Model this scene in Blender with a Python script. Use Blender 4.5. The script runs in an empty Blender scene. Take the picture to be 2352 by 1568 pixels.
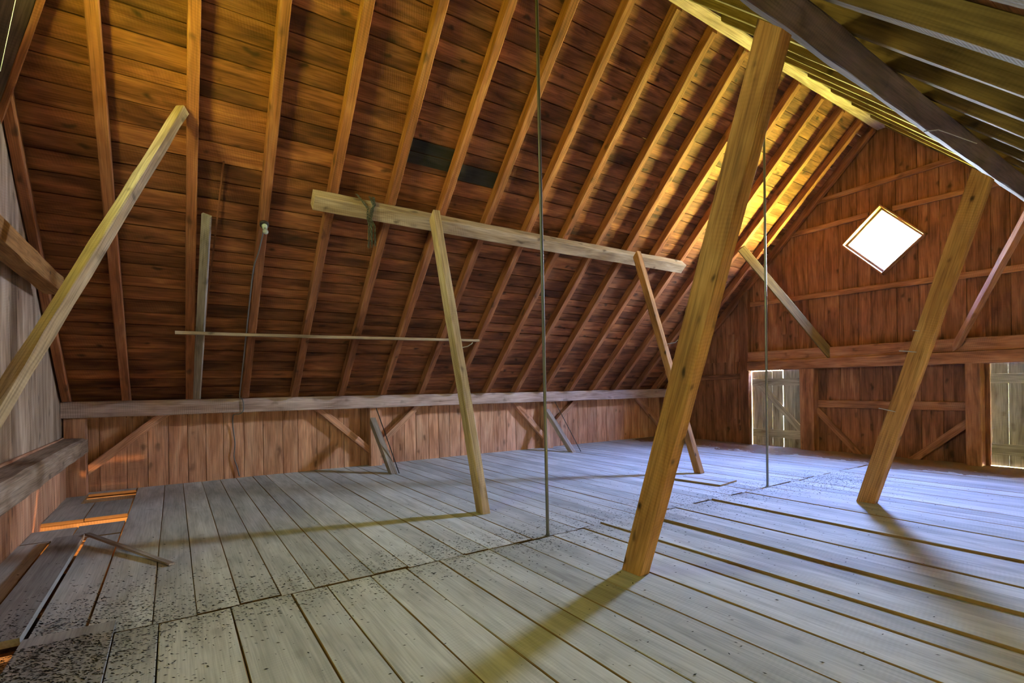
import bpy, math, random
from mathutils import Vector, Matrix
V = Vector
C = bpy.context.scene.collection
SC = bpy.context.scene
rnd = random.Random(7)

# ------------------------------------------------------------------ camera
H = 1.6
YAW, ROLL = math.radians(56.226), math.radians(-0.8355)
fw = V((math.cos(YAW), math.sin(YAW), 0)); rt = V((math.sin(YAW), -math.cos(YAW), 0)); up = V((0, 0, 1))
r_ = rt * math.cos(ROLL) + up * math.sin(ROLL)
u_ = -rt * math.sin(ROLL) + up * math.cos(ROLL)
cam = bpy.data.cameras.new('camera'); cam_o = bpy.data.objects.new('camera', cam); C.objects.link(cam_o)
cam_o.matrix_world = Matrix(((r_.x, u_.x, -fw.x, 0), (r_.y, u_.y, -fw.y, 0), (r_.z, u_.z, -fw.z, H), (0, 0, 0, 1)))
cam.sensor_width = 36; cam.lens = 36 * 1163.2 / 2352; cam.shift_y = 102.6 / 2352
cam.clip_start = 0.05; cam.clip_end = 200
SC.camera = cam_o

# ------------------------------------------------------------------ colour management
SC.view_settings.view_transform = 'Standard'
SC.view_settings.look = 'None'
SC.view_settings.gamma = 1
SC.view_settings.use_curve_mapping = False
SC.view_settings.exposure = 0.62
SC.cycles.max_bounces = 6
SC.cycles.diffuse_bounces = 3
SC.cycles.glossy_bounces = 2
SC.cycles.transmission_bounces = 4
SC.cycles.transparent_max_bounces = 4
SC.cycles.adaptive_threshold = .05

# ------------------------------------------------------------------ world: sky, meadow below, trees on the left gable's side
W = bpy.data.worlds.new('world'); SC.world = W; W.use_nodes = True
nt = W.node_tree; nt.nodes.clear()
SKY_STRENGTH = 150.0
def wn(t, **k):
    n = nt.nodes.new(t)
    for a, b in k.items(): setattr(n, a, b)
    return n
tc = wn('ShaderNodeTexCoord'); sep = wn('ShaderNodeSeparateXYZ'); nt.links.new(tc.outputs['Generated'], sep.inputs[0])
def ramp(src, stops, lo, hi):
    mr = wn('ShaderNodeMapRange'); mr.inputs[1].default_value = lo; mr.inputs[2].default_value = hi
    nt.links.new(src, mr.inputs[0])
    cr = wn('ShaderNodeValToRGB'); nt.links.new(mr.outputs[0], cr.inputs[0])
    els = cr.color_ramp.elements
    while len(els) > 1: els.remove(els[-1])
    for i, (p, c) in enumerate(stops):
        e = els[0] if i == 0 else els.new(p)
        e.position = p; e.color = (*c, 1)
    return cr.outputs[0]
sky = ramp(sep.outputs[2], [(0.0, (.5, .6, .10)), (.22, (1.1, 1.3, .2)), (.36, (4.0, 4.4, .8)), (.46, (6.0, 5.9, 2.0)), (.50, (1.6, 1.7, 1.2)), (.53, (1.3, 1.5, 1.9)),
                            (.60, (1.55, 1.8, 2.1)), (.69, (1.45, 1.8, 2.4)), (.77, (1.35, 1.95, 4.0)), (.86, (1.25, 1.95, 4.8)), (1.0, (1.0, 1.7, 4.2))], -1, 1)
trees = ramp(sep.outputs[2], [(0.0, (.20, .19, .015)), (.2, (.20, .21, .016)), (.36, (.34, .37, .03)), (.46, (.36, .33, .05)), (.55, (.30, .31, .12)),
                              (.68, (.26, .32, .18)), (.80, (.13, .16, .06)), (.89, (.19, .21, .055)), (1.0, (.20, .22, .055))], -1, 1)
def sector(src, lo, hi, ca, cb):
    q = wn('ShaderNodeMix', data_type='RGBA'); k = wn('ShaderNodeMapRange'); k.inputs[1].default_value = lo; k.inputs[2].default_value = hi
    nt.links.new(src, k.inputs[0]); nt.links.new(k.outputs[0], q.inputs[0]); nt.links.new(ca, q.inputs[6]); nt.links.new(cb, q.inputs[7])
    return q.outputs[2]
xx = sector(sep.outputs[0], -.15, .15, trees, sky)       # trees stand on the left gable's side, open meadow on the far side
bg = wn('ShaderNodeBackground'); bg.inputs[1].default_value = SKY_STRENGTH
nt.links.new(xx, bg.inputs[0])
wo = wn('ShaderNodeOutputWorld'); nt.links.new(bg.outputs[0], wo.inputs[0])

XN, XF = -1.42, 12.5           # inner faces of the left and the far gable
YB, YR = 10.5, -1.5            # inner faces of the back knee wall and the right one
YC = 4.5                       # ridge
def portal(name, loc, rot, sx, sy):
    l = bpy.data.lights.new(name, 'AREA'); l.shape = 'RECTANGLE'; l.size = sx; l.size_y = sy
    l.cycles.is_portal = True
    o = bpy.data.objects.new(name, l); C.objects.link(o); o.location = loc; o.rotation_euler = rot
# daylight portals: the two diamond windows and the fill openings added out of view
portal('window_portal', (XF + .09, 4.5, 4.57), (0, math.radians(90), 0), 1.56, 1.62)
portal('window_portal', (XN - .09, 4.5, 4.57), (0, math.radians(-90), 0), 1.56, 1.62)
portal('fill_portal', (XN - .10, .95, .95), (0, math.radians(-90), 0), 2.1, 4.0)
for xc in (1.6, 6.0, 10.4): portal('fill_portal', (xc, YR - .09, .70), (math.radians(90), 0, 0), 3.1, 1.0)
# lamp burning on the storey below, seen only through the gaps of the floor
ll = bpy.data.lights.new('lower_storey_lamp', 'POINT'); ll.energy = 260; ll.color = (1.0, .50, .16); ll.shadow_soft_size = .12
lo_ = bpy.data.objects.new('lower_storey_lamp', ll); C.objects.link(lo_); lo_.location = (-.75, 7.0, -1.5)

# ------------------------------------------------------------------ materials
def wood(name, dark, mid, light, knots=.6, saw=.35, rough=.85, var=.30, bump=.35, stain=.35, knot_scale=1.0, stain_col=(.03, .015, .008), side=None, soft=0.0):
    m = bpy.data.materials.new(name); m.use_nodes = True
    t = m.node_tree; N = t.nodes; L = t.links
    bs = N['Principled BSDF']; bs.inputs['Roughness'].default_value = rough
    bs.inputs['Specular IOR Level'].default_value = .25
    def nn(ty, **k):
        n = N.new(ty)
        for a, b in k.items(): setattr(n, a, b)
        return n
    at = nn('ShaderNodeAttribute', attribute_name='wc'); pr = nn('ShaderNodeAttribute', attribute_name='pr')
    def mapped(sc):
        mp = nn('ShaderNodeMapping'); mp.inputs['Scale'].default_value = sc
        L.new(at.outputs['Vector'], mp.inputs[0]); return mp.outputs[0]
    def noise(sc, detail, scale=1.0, dist=0.0, rough_=.55):
        n = nn('ShaderNodeTexNoise'); n.inputs['Scale'].default_value = scale; n.inputs['Detail'].default_value = detail
        n.inputs['Roughness'].default_value = rough_; n.inputs['Distortion'].default_value = dist
        L.new(mapped(sc), n.inputs['Vector']); return n.outputs[0]
    def rampf(src, stops):
        c = nn('ShaderNodeValToRGB'); L.new(src, c.inputs[0]); e = c.color_ramp.elements
        while len(e) > 1: e.remove(e[-1])
        for i, (p, col) in enumerate(stops):
            x = e[0] if i == 0 else e.new(p)
            x.position = p; x.color = (*col, 1) if len(col) == 3 else col
        return c.outputs[0]
    def math_(op, a, b=None, cl=False):
        n = nn('ShaderNodeMath', operation=op, use_clamp=cl)
        for i, v in enumerate((a, b)):
            if v is None: continue
            if isinstance(v, (int, float)): n.inputs[i].default_value = v
            else: L.new(v, n.inputs[i])
        return n.outputs[0]
    def mixc(f, a, b, mode='MIX'):
        n = nn('ShaderNodeMix', data_type='RGBA', blend_type=mode)
        for i, v in ((0, f), (6, a), (7, b)):
            if isinstance(v, (int, float)): n.inputs[i].default_value = v
            elif isinstance(v, tuple): n.inputs[i].default_value = (*v, 1)
            else: L.new(v, n.inputs[i])
        return n.outputs[2]
    big = noise((.55, 3.2, 3.2), 3, 2.2, .6)
    grain = noise((2.2, 70, 70), 2, 1.0)
    base = rampf(big, [(.28, dark), (.5, mid), (.74, light)])
    gr = rampf(grain, [(.3, (.62 + .3 * soft,) * 3), (.55, (1.0,) * 3), (.8, (1.16 - .1 * soft,) * 3)])
    col = mixc(1.0, base, gr, 'MULTIPLY')
    # circular-saw marks across the board
    wv = nn('ShaderNodeTexWave', wave_type='BANDS', bands_direction='X')
    wv.inputs['Scale'].default_value = 11.0; wv.inputs['Distortion'].default_value = 3.2; wv.inputs['Detail'].default_value = 1.0
    wv.inputs['Detail Scale'].default_value = .6
    mpw = nn('ShaderNodeMapping'); mpw.inputs['Rotation'].default_value = (0, 0, .22); L.new(at.outputs['Vector'], mpw.inputs[0]); L.new(mpw.outputs[0], wv.inputs['Vector'])
    sawmask = rampf(noise((.9, 2.0, 2.0), 0, 1.7), [(.42, (0, 0, 0)), (.62, (1, 1, 1))])
    sawf = math_('MULTIPLY', math_('MULTIPLY', wv.outputs[1], sawmask), saw)
    col = mixc(sawf, col, mixc(1.0, col, (.55, .52, .50), 'MULTIPLY'))
    # knots
    vo = nn('ShaderNodeTexVoronoi', feature='F1'); vo.inputs['Scale'].default_value = 1.0
    vo.inputs['Randomness'].default_value = 1.0
    nd = nn('ShaderNodeVectorMath', operation='ADD')
    ns = nn('ShaderNodeTexNoise'); ns.inputs['Scale'].default_value = 9; ns.inputs['Detail'].default_value = 0; L.new(at.outputs['Vector'], ns.inputs['Vector'])
    sc_ = nn('ShaderNodeVectorMath', operation='SCALE'); L.new(ns.outputs['Color'], sc_.inputs[0]); sc_.inputs['Scale'].default_value = .35
    L.new(mapped((2.3 * knot_scale, 4.6 * knot_scale, 4.6 * knot_scale)), nd.inputs[0]); L.new(sc_.outputs[0], nd.inputs[1])
    L.new(nd.outputs[0], vo.inputs['Vector'])
    kn = rampf(vo.outputs['Distance'], [(.03, (1, 1, 1)), (.11, (.75, .75, .75)), (.2, (.12, .12, .12)), (.3, (0, 0, 0))])
    kmask = rampf(vo.outputs['Color'], [(.36, (0, 0, 0)), (.42, (1, 1, 1))])
    col = mixc(math_('MULTIPLY', math_('MULTIPLY', kn, kmask), knots), col, stain_col)
    # weather stains
    st = rampf(noise((.5, 2.0, 2.0), 4, 1.3, 0, .65), [(.5, (0, 0, 0)), (.72, (1, 1, 1))])
    col = mixc(math_('MULTIPLY', st, stain), col, stain_col)
    # board-to-board variation
    v1 = math_('ADD', math_('MULTIPLY', pr.outputs['Fac'], var), 1 - var / 2)
    cb = nn('ShaderNodeCombineColor')
    L.new(v1, cb.inputs[0]); L.new(v1, cb.inputs[1]); L.new(v1, cb.inputs[2])
    col = mixc(1.0, col, cb.outputs[0], 'MULTIPLY')
    if side:
        # grey dust lies on the upper faces only; the sawn sides show bare brown wood
        ge = nn('ShaderNodeNewGeometry'); sx = nn('ShaderNodeSeparateXYZ'); L.new(ge.outputs['True Normal'], sx.inputs[0])
        gt = math_('GREATER_THAN', sx.outputs[2], .8)
        col = mixc(gt, side, col)
    L.new(col, bs.inputs['Base Color'])
    bp = nn('ShaderNodeBump'); bp.inputs['Strength'].default_value = bump; bp.inputs['Distance'].default_value = .004
    hh = math_('ADD', grain, math_('MULTIPLY', math_('MULTIPLY', wv.outputs[1], sawmask), .8))
    hh = math_('SUBTRACT', hh, math_('MULTIPLY', kn, .5))
    L.new(hh, bp.inputs['Height']); L.new(bp.outputs[0], bs.inputs['Normal'])
    return m
def plain(name, col, rough=.5, metal=0.0, trans=0.0):
    m = bpy.data.materials.new(name); m.use_nodes = True
    t = m.node_tree; b = t.nodes['Principled BSDF']
    b.inputs['Roughness'].default_value = rough; b.inputs['Metallic'].default_value = metal
    b.inputs['Transmission Weight'].default_value = trans
    n = t.nodes.new('ShaderNodeTexNoise'); n.inputs['Scale'].default_value = 35; n.inputs['Detail'].default_value = 4
    r = t.nodes.new('ShaderNodeValToRGB'); t.links.new(n.outputs[0], r.inputs[0])
    r.color_ramp.elements[0].position = .3; r.color_ramp.elements[1].position = .75
    r.color_ramp.elements[0].color = (*[c * .7 for c in col], 1); r.color_ramp.elements[1].color = (*[min(1, c * 1.15) for c in col], 1)
    t.links.new(r.outputs[0], b.inputs['Base Color'])
    return m
M = dict(
    deck=wood('roof_board_wood', (.08, .026, .012), (.215, .072, .029), (.38, .148, .060), .9, .2, var=.6, stain=.65, knot_scale=1.1),
    charred=wood('charred_board_wood', (.012, .011, .010), (.022, .02, .018), (.05, .045, .04), .2, .1),
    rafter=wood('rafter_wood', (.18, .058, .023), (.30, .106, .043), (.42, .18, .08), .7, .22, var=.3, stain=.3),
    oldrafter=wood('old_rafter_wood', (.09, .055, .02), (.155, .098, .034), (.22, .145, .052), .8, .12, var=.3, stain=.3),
    darktimber=wood('dark_timber_wood', (.065, .04, .034), (.11, .07, .06), (.15, .10, .085), .7, .2, var=.2, stain=.3),
    timber=wood('post_wood', (.26, .115, .04), (.42, .20, .068), (.52, .28, .105), 1.0, .2, var=.25, stain=.4, knot_scale=1.5),
    lboard=wood('left_gable_wood', (.24, .15, .10), (.42, .29, .21), (.56, .42, .33), .5, .12, var=.4, stain=.3),
    sashw=wood('dark_sash_wood', (.035, .02, .014), (.06, .035, .022), (.09, .055, .035), .2, .1),
    pale=wood('pale_timber_wood', (.28, .18, .10), (.44, .31, .19), (.58, .44, .31), .7, .15, var=.2, stain=.15),
    ridge=wood('ridge_wood', (.30, .18, .13), (.44, .28, .21), (.56, .39, .30), .3, .2, var=.2, stain=.15),
    plate=wood('plate_wood', (.32, .20, .17), (.50, .35, .31), (.64, .49, .45), .4, .45, var=.2, stain=.3),
    knee=wood('knee_wall_wood', (.38, .16, .085), (.60, .30, .18), (.74, .43, .28), .6, .18, var=.35, stain=.25),
    gable=wood('gable_wood', (.12, .045, .022), (.25, .098, .05), (.36, .165, .088), .8, .15, var=.4, stain=.5),
    girt=wood('girt_wood', (.18, .07, .035), (.34, .145, .075), (.46, .23, .13), .5, .3, var=.2, stain=.5),
    grey=wood('grey_board_wood', (.22, .17, .13), (.40, .32, .27), (.55, .47, .41), .5, .35, var=.35, stain=.3),
    door=wood('weathered_door_wood', (.26, .23, .19), (.48, .45, .38), (.66, .63, .55), .5, .15, var=.25, stain=.35, stain_col=(.10, .06, .035)),
    floor=wood('floor_board_wood', (.40, .39, .365), (.52, .51, .485), (.62, .61, .585), .35, .12, var=.36, stain=.30, stain_col=(.20, .18, .16), bump=.25, side=(.27, .165, .075), soft=.6),
    dusty=wood('dusty_board_wood', (.22, .20, .19), (.36, .34, .33), (.46, .44, .43), .1, .1, var=.2, stain=.25, stain_col=(.10, .09, .08), soft=.5),
    joist=wood('joist_wood', (.45, .28, .14), (.60, .40, .22), (.72, .52, .32), .3, .4),
    under=wood('lower_storey_wood', (.05, .03, .02), (.09, .06, .04), (.13, .09, .06), .2, .1),
    iron=plain('dark_iron', (.17, .165, .16), .38, .75),
    chainm=plain('rusted_chain_iron', (.085, .09, .065), .55, .4),
    floor_shade=plain('brown_floor_shade', (.24, .155, .095), .95),  # dim light by the far gable, painted as a brown layer
    nail=plain('nail_steel', (.45, .44, .43), .4, .7),
    black=plain('black_rubber', (.02, .02, .02), .5),
    cable=plain('grey_cable_sheath', (.16, .15, .16), .5),
    porcelain=plain('porcelain', (.55, .62, .48), .25),
    bakelite=plain('dark_bakelite', (.03, .02, .015), .35),
    chaff=plain('dark_chaff', (.025, .021, .02), .9),
    straw=plain('pale_chaff', (.45, .40, .32), .9),
    twine=plain('pale_twine', (.3, .27, .22), .8),
)
def glass_pane():
    m = bpy.data.materials.new('window_glass'); m.use_nodes = True
    t = m.node_tree; t.nodes.clear()
    tr = t.nodes.new('ShaderNodeBsdfTransparent'); tr.inputs[0].default_value = (.95, .96, .96, 1)
    gl = t.nodes.new('ShaderNodeBsdfGlossy'); gl.inputs['Roughness'].default_value = .02
    mxs = t.nodes.new('ShaderNodeMixShader'); o = t.nodes.new('ShaderNodeOutputMaterial')
    mxs.inputs[0].default_value = .05; t.links.new(tr.outputs[0], mxs.inputs[1]); t.links.new(gl.outputs[0], mxs.inputs[2])
    t.links.new(mxs.outputs[0], o.inputs[0])
    return m
M['glass'] = glass_pane()
def bulb_glass():
    m = plain('bulb_glass', (.75, .8, .7), .08); b = m.node_tree.nodes['Principled BSDF']
    b.inputs['Transmission Weight'].default_value = .55
    return m
M['bulb'] = bulb_glass()
def fill_sheeting(name, col):
    # translucent sheet over the added openings: spreads fill light into the room
    m = bpy.data.materials.new(name); m.use_nodes = True
    t = m.node_tree; t.nodes.clear()
    tr = t.nodes.new('ShaderNodeBsdfTranslucent'); tr.inputs[0].default_value = (*col, 1)
    o = t.nodes.new('ShaderNodeOutputMaterial'); t.links.new(tr.outputs[0], o.inputs[0])
    return m
M['fill_sheet'] = fill_sheeting('milky_fill_sheet', (.225, .20, .185))
M['fill_sheet2'] = fill_sheeting('dim_fill_sheet', (.145, .14, .15))

# ------------------------------------------------------------------ mesh builder
def rect(w, h, c=.006):
    a, b = w / 2, h / 2; c = min(c, a * .45, b * .45)
    return [(-a + c, -b), (a - c, -b), (a, -b + c), (a, b - c), (a - c, b), (-a + c, b), (-a, b - c), (-a, -b + c)]
def circ(r, n=10): return [(r * math.cos(2 * math.pi * i / n), r * math.sin(2 * math.pi * i / n)) for i in range(n)]
class MB:
    def __init__(s): s.v = []; s.f = []; s.wc = []; s.pr = []
    def prism(s, O, E, sec, U=None, n=1, jit=0.0, cut0=None, cut1=None, pr=None, roll=0.0, off=None, wob=0.0):
        """section swept from O to E; U = direction of the section's first axis"""
        O, E = V(O), V(E); D = E - O; ln = D.length; d = D / ln
        if U is None: U = V((0, 0, 1)) if abs(d.z) < .9 else V((1, 0, 0))
        U = V(U); U = (U - d * U.dot(d)).normalized(); Wv = d.cross(U)
        if roll:
            q = Matrix.Rotation(roll, 3, d); U = q @ U; Wv = q @ Wv
        p = rnd.random() if pr is None else pr
        o = off or V((rnd.uniform(0, 60), rnd.uniform(0, 60), rnd.uniform(0, 60)))
        b = len(s.v); k = len(sec)
        ph = [rnd.uniform(0, 6.28) for _ in range(4)]
        for i in range(n + 1):
            t = i / n
            wu = wob * math.sin(t * 5.1 + ph[0]) ; ww = wob * math.sin(t * 4.3 + ph[1])
            for (a, c) in sec:
                ja = rnd.gauss(0, jit) if jit else 0; jc = rnd.gauss(0, jit) if jit else 0
                P = O + D * t + U * (a + ja + wu) + Wv * (c + jc + ww)
                al = t * ln
                cut = cut0 if i == 0 else (cut1 if i == n else None)
                if cut:
                    cp, cn = V(cut[0]), V(cut[1]); dn = d.dot(cn)
                    if abs(dn) > 1e-6:
                        sh = (cp - P).dot(cn) / dn; P = P + d * sh; al += sh
                s.v.append(P); s.wc.append((al + o.x, a + o.y, c + o.z)); s.pr.append(p)
        for i in range(n):
            for j in range(k):
                j2 = (j + 1) % k
                s.f.append((b + i * k + j, b + i * k + j2, b + (i + 1) * k + j2, b + (i + 1) * k + j))
        s.f.append(tuple(b + j for j in reversed(range(k)))); s.f.append(tuple(b + n * k + j for j in range(k)))
    def box(s, x0, x1, y0, y1, z0, z1, axis=None, c=.004, pr=None, n=1, jit=0, off=None):
        ex = (x1 - x0, y1 - y0, z1 - z0)
        if axis is None: axis = max(range(3), key=lambda i: ex[i])
        cx, cy, cz = (x0 + x1) / 2, (y0 + y1) / 2, (z0 + z1) / 2
        if axis == 0: s.prism((x0, cy, cz), (x1, cy, cz), rect(ex[1], ex[2], c), (0, 1, 0), n, jit, pr=pr, off=off)
        elif axis == 1: s.prism((cx, y0, cz), (cx, y1, cz), rect(ex[2], ex[0], c), (0, 0, 1), n, jit, pr=pr, off=off)
        else: s.prism((cx, cy, z0), (cx, cy, z1), rect(ex[0], ex[1], c), (1, 0, 0), n, jit, pr=pr, off=off)
    def tube(s, pts, r, n=8):
        pts = [V(p) for p in pts]; b = len(s.v)
        up_ = V((.13, .2, 1)).normalized()
        for i, p in enumerate(pts):
            d = (pts[min(i + 1, len(pts) - 1)] - pts[max(i - 1, 0)]).normalized()
            U = d.cross(up_)
            U = U.normalized() if U.length > .05 else d.cross(V((1, 0, 0))).normalized()
            Wv = d.cross(U)
            rr = r[i] if isinstance(r, (list, tuple)) else r
            for j in range(n):
                a = 2 * math.pi * j / n
                s.v.append(p + (U * math.cos(a) + Wv * math.sin(a)) * rr); s.wc.append(tuple(p)); s.pr.append(.5)
        for i in range(len(pts) - 1):
            for j in range(n):
                j2 = (j + 1) % n
                s.f.append((b + i * n + j, b + i * n + j2, b + (i + 1) * n + j2, b + (i + 1) * n + j))
        s.f.append(tuple(b + j for j in reversed(range(n)))); s.f.append(tuple(b + (len(pts) - 1) * n + j for j in range(n)))
    def ring(s, c, A, B, ra, rb, t, n=10, m=6):
        """closed chain link: oval in the plane A,B"""
        c, A, B = V(c), V(A).normalized(), V(B).normalized(); N = A.cross(B); b = len(s.v)
        for i in range(n):
            a = 2 * math.pi * i / n
            p = c + A * ra * math.cos(a) + B * rb * math.sin(a)
            ou = (A * math.cos(a) * rb + B * math.sin(a) * ra).normalized()
            for j in range(m):
                q = 2 * math.pi * j / m
                s.v.append(p + ou * t * math.cos(q) + N * t * math.sin(q)); s.wc.append(tuple(p)); s.pr.append(.5)
        for i in range(n):
            i2 = (i + 1) % n
            for j in range(m):
                j2 = (j + 1) % m
                s.f.append((b + i * m + j, b + i2 * m + j, b + i2 * m + j2, b + i * m + j2))
    def lathe(s, O, d, prof, n=20):
        """prof: (distance along d, radius)"""
        O, d = V(O), V(d).normalized()
        U = d.cross(V((1, 0, 0)) if abs(d.x) < .8 else V((0, 1, 0))).normalized(); Wv = d.cross(U); b = len(s.v)
        for (h, r) in prof:
            for j in range(n):
                a = 2 * math.pi * j / n
                s.v.append(O + d * h + (U * math.cos(a) + Wv * math.sin(a)) * r); s.wc.append((h, r, a)); s.pr.append(.5)
        for i in range(len(prof) - 1):
            for j in range(n):
                j2 = (j + 1) % n
                s.f.append((b + i * n + j, b + i * n + j2, b + (i + 1) * n + j2, b + (i + 1) * n + j))
        s.f.append(tuple(b + j for j in reversed(range(n)))); s.f.append(tuple(b + (len(prof) - 1) * n + j for j in range(n)))
    def build(s, name, mat, parent=None, origin=None, smooth=False):
        """ONE mesh object; mesh coordinates relative to origin (or to the parent's origin)"""
        if parent is not None: og = V(parent.get('_o', (0, 0, 0)))
        else: og = V(origin) if origin is not None else V((0, 0, 0))
        me = bpy.data.meshes.new(name)
        me.from_pydata([tuple(p - og) for p in s.v], [], s.f); me.update()
        a = me.attributes.new('wc', 'FLOAT_VECTOR', 'POINT'); a.data.foreach_set('vector', [x for w in s.wc for x in w])
        a = me.attributes.new('pr', 'FLOAT', 'POINT'); a.data.foreach_set('value', s.pr)
        if smooth: me.polygons.foreach_set('use_smooth', [True] * len(me.polygons))
        me.materials.append(M[mat]); o = bpy.data.objects.new(name, me); C.objects.link(o)
        if parent is not None: o.parent = parent
        else: o.location = og; o['_o'] = tuple(og)
        return o
def struct(o): o['kind'] = 'structure'; return o
def tag(o, label, cat, group=None):
    o['label'] = label; o['category'] = cat
    if group: o['group'] = group
    return o
def empty(name, loc, label, cat, group=None):
    o = bpy.data.objects.new(name, None); C.objects.link(o); o.location = loc; o['_o'] = tuple(loc); o.empty_display_size = .1
    return tag(o, label, cat, group)
ORD = ['first', 'second', 'third', 'fourth', 'fifth', 'sixth', 'seventh', 'eighth', 'ninth', 'tenth', 'eleventh', 'twelfth',
       'thirteenth', 'fourteenth', 'fifteenth', 'sixteenth', 'seventeenth', 'eighteenth', 'nineteenth']

# ------------------------------------------------------------------ roof planes (45 degrees)
CU = 11.48                     # underside of the left rafters: y + z = CU ; right: z - y = CU - 2*YC
RD = .155                      # rafter depth
CD = CU + RD * math.sqrt(2)
APEX = CD - YC
nL, nR = V((0, 1, 1)).normalized(), V((0, -1, 1)).normalized()

RK = [-.611 + .829 * k for k in range(-1, 17)]
RK[0] = -1.35
RK[-1] = 12.40
# ---- structure: ceiling (roof boards of both slopes plus the outer cladding)
def roof_boards(side):
    m = MB(); ch = MB()
    seams = [6.261, 6.427, 6.614, 6.736, 6.918, 7.091, 7.262, 7.433, 7.611, 7.797, 7.983, 8.152, 8.27, 8.393, 8.531, 8.652, 8.809, 8.966,
             9.123, 9.286, 9.452, 9.612, 9.766, 9.897, 10.033, 10.156]
    y = 6.08; ups = []
    while y > 4.62:
        ups.append(y); y -= rnd.uniform(.165, .205)
    ups.append(4.52)
    seams = sorted(ups + seams) + [10.30, 10.46, 10.62, 10.80]
    for a, b in zip(seams, seams[1:]):
        js = [XN - .25]; ki = rnd.choice([1, 2, 3, 4, 5])
        while ki < 16:
            js.append(RK[ki] + rnd.uniform(-.02, .02)); ki += rnd.choice([3, 4, 5, 6])
        js.append(XF + .25)
        for x, x1 in zip(js, js[1:]):
            g = rnd.choice([.008, .011, .016]); w = (b - a) * math.sqrt(2) - g
            ym = (a + b) / 2; zm = CD - ym
            sag = rnd.uniform(-.004, .004)
            tilt = rnd.uniform(-.02, .02)
            if side > 0:
                P = V((0, ym, zm)) + nL * (.0125 + sag); U = V((0, 1, -1))
            else:
                P = V((0, 2 * YC - ym, zm)) + nR * (.0125 + sag); U = V((0, -1, -1))
            m.prism((x + .002, P.y, P.z), (x1 - .002, P.y, P.z), rect(w, .025, .003), U, roll=tilt)
    # outer cladding that keeps the daylight out
    for k in range(11):
        a = 4.40 + k * .6; b = a + .63
        ym = (a + b) / 2
        n_, P, U = (nL, V((0, ym, CD - ym)), V((0, 1, -1))) if side > 0 else (nR, V((0, 2 * YC - ym, CD - ym)), V((0, -1, -1)))
        P = P + n_ * .06
        m.prism((XN - .4, P.y, P.z), (XF + .4, P.y, P.z), rect((b - a) * math.sqrt(2), .03, .002), U, pr=.3)
    o = struct(m.build('ceiling', 'deck'))
    if side > 0:
        for x0, x1, ya, yb in ((2.80, 3.50, 6.614, 6.736), (2.80, 3.48, 6.736, 6.86), (3.57, 4.33, 6.736, 6.918)):
            ym = (ya + yb) / 2; P = V((0, ym, CD - ym)) - nL * .003
            ch.prism((x0, P.y, P.z), (x1, P.y, P.z), rect((yb - ya) * math.sqrt(2) - .012, .012, .003), V((0, 1, -1)))
        ch.build('charred_patch', 'charred', o)
    return o
roof_boards(1); roof_boards(-1)

# ---- rafters
def rafter(x, side, i, n):
    m = MB(); w = .118 if 0 < i < n - 1 else .10
    jx = rnd.uniform(-.012, .012)
    if side > 0:
        top = V((x, 4.60, CU - 4.60)); bot = V((x, 10.9, CU - 10.9)); nn_ = nL; c0 = ((0, 4.60, 0), (0, 1, 0))
        # the foot is cut level on the wall plate
        m.prism(top + nn_ * RD / 2, V((x + jx, 10.02, CU - 10.02)) + nn_ * RD / 2, rect(w, RD, .008), (1, 0, 0), 14, .0016, cut0=c0, cut1=((0, 0, 1.462), (0, 0, 1)), wob=.006)
        lab = f'sawn rafter under the large back roof slope, {ORD[i]} from the left gable wall'
        g = 'rafters of the back roof slope'
    else:
        top = V((x, 4.40, CU - 4.60)); nn_ = nR; c0 = ((0, 4.40, 0), (0, 1, 0))
        m.prism(top + nn_ * RD / 2, V((x + jx, -1.02, CU - 10.02)) + nn_ * RD / 2, rect(w, RD, .008), (1, 0, 0), 14, .0016, cut0=c0, cut1=((0, 0, 1.462), (0, 0, 1)), wob=.004)
        lab = f'rough rafter under the near right roof slope, {ORD[i]} from the left gable wall'
        g = 'rafters of the right roof slope'
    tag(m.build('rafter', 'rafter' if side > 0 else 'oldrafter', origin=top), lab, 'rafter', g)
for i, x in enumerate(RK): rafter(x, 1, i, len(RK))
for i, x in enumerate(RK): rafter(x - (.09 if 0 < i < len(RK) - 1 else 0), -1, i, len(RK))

# ---- ridge beam
m = MB(); m.prism((XN, 4.5, 7.02), (XF, 4.5, 7.02), rect(.2, .2, .012), (0, 1, 0), 30, .002)
tag(m.build('ridge_beam', 'ridge', origin=(5, 4.5, 7.0)), 'pale pinkish ridge beam running along the peak of the roof', 'beam')

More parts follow.
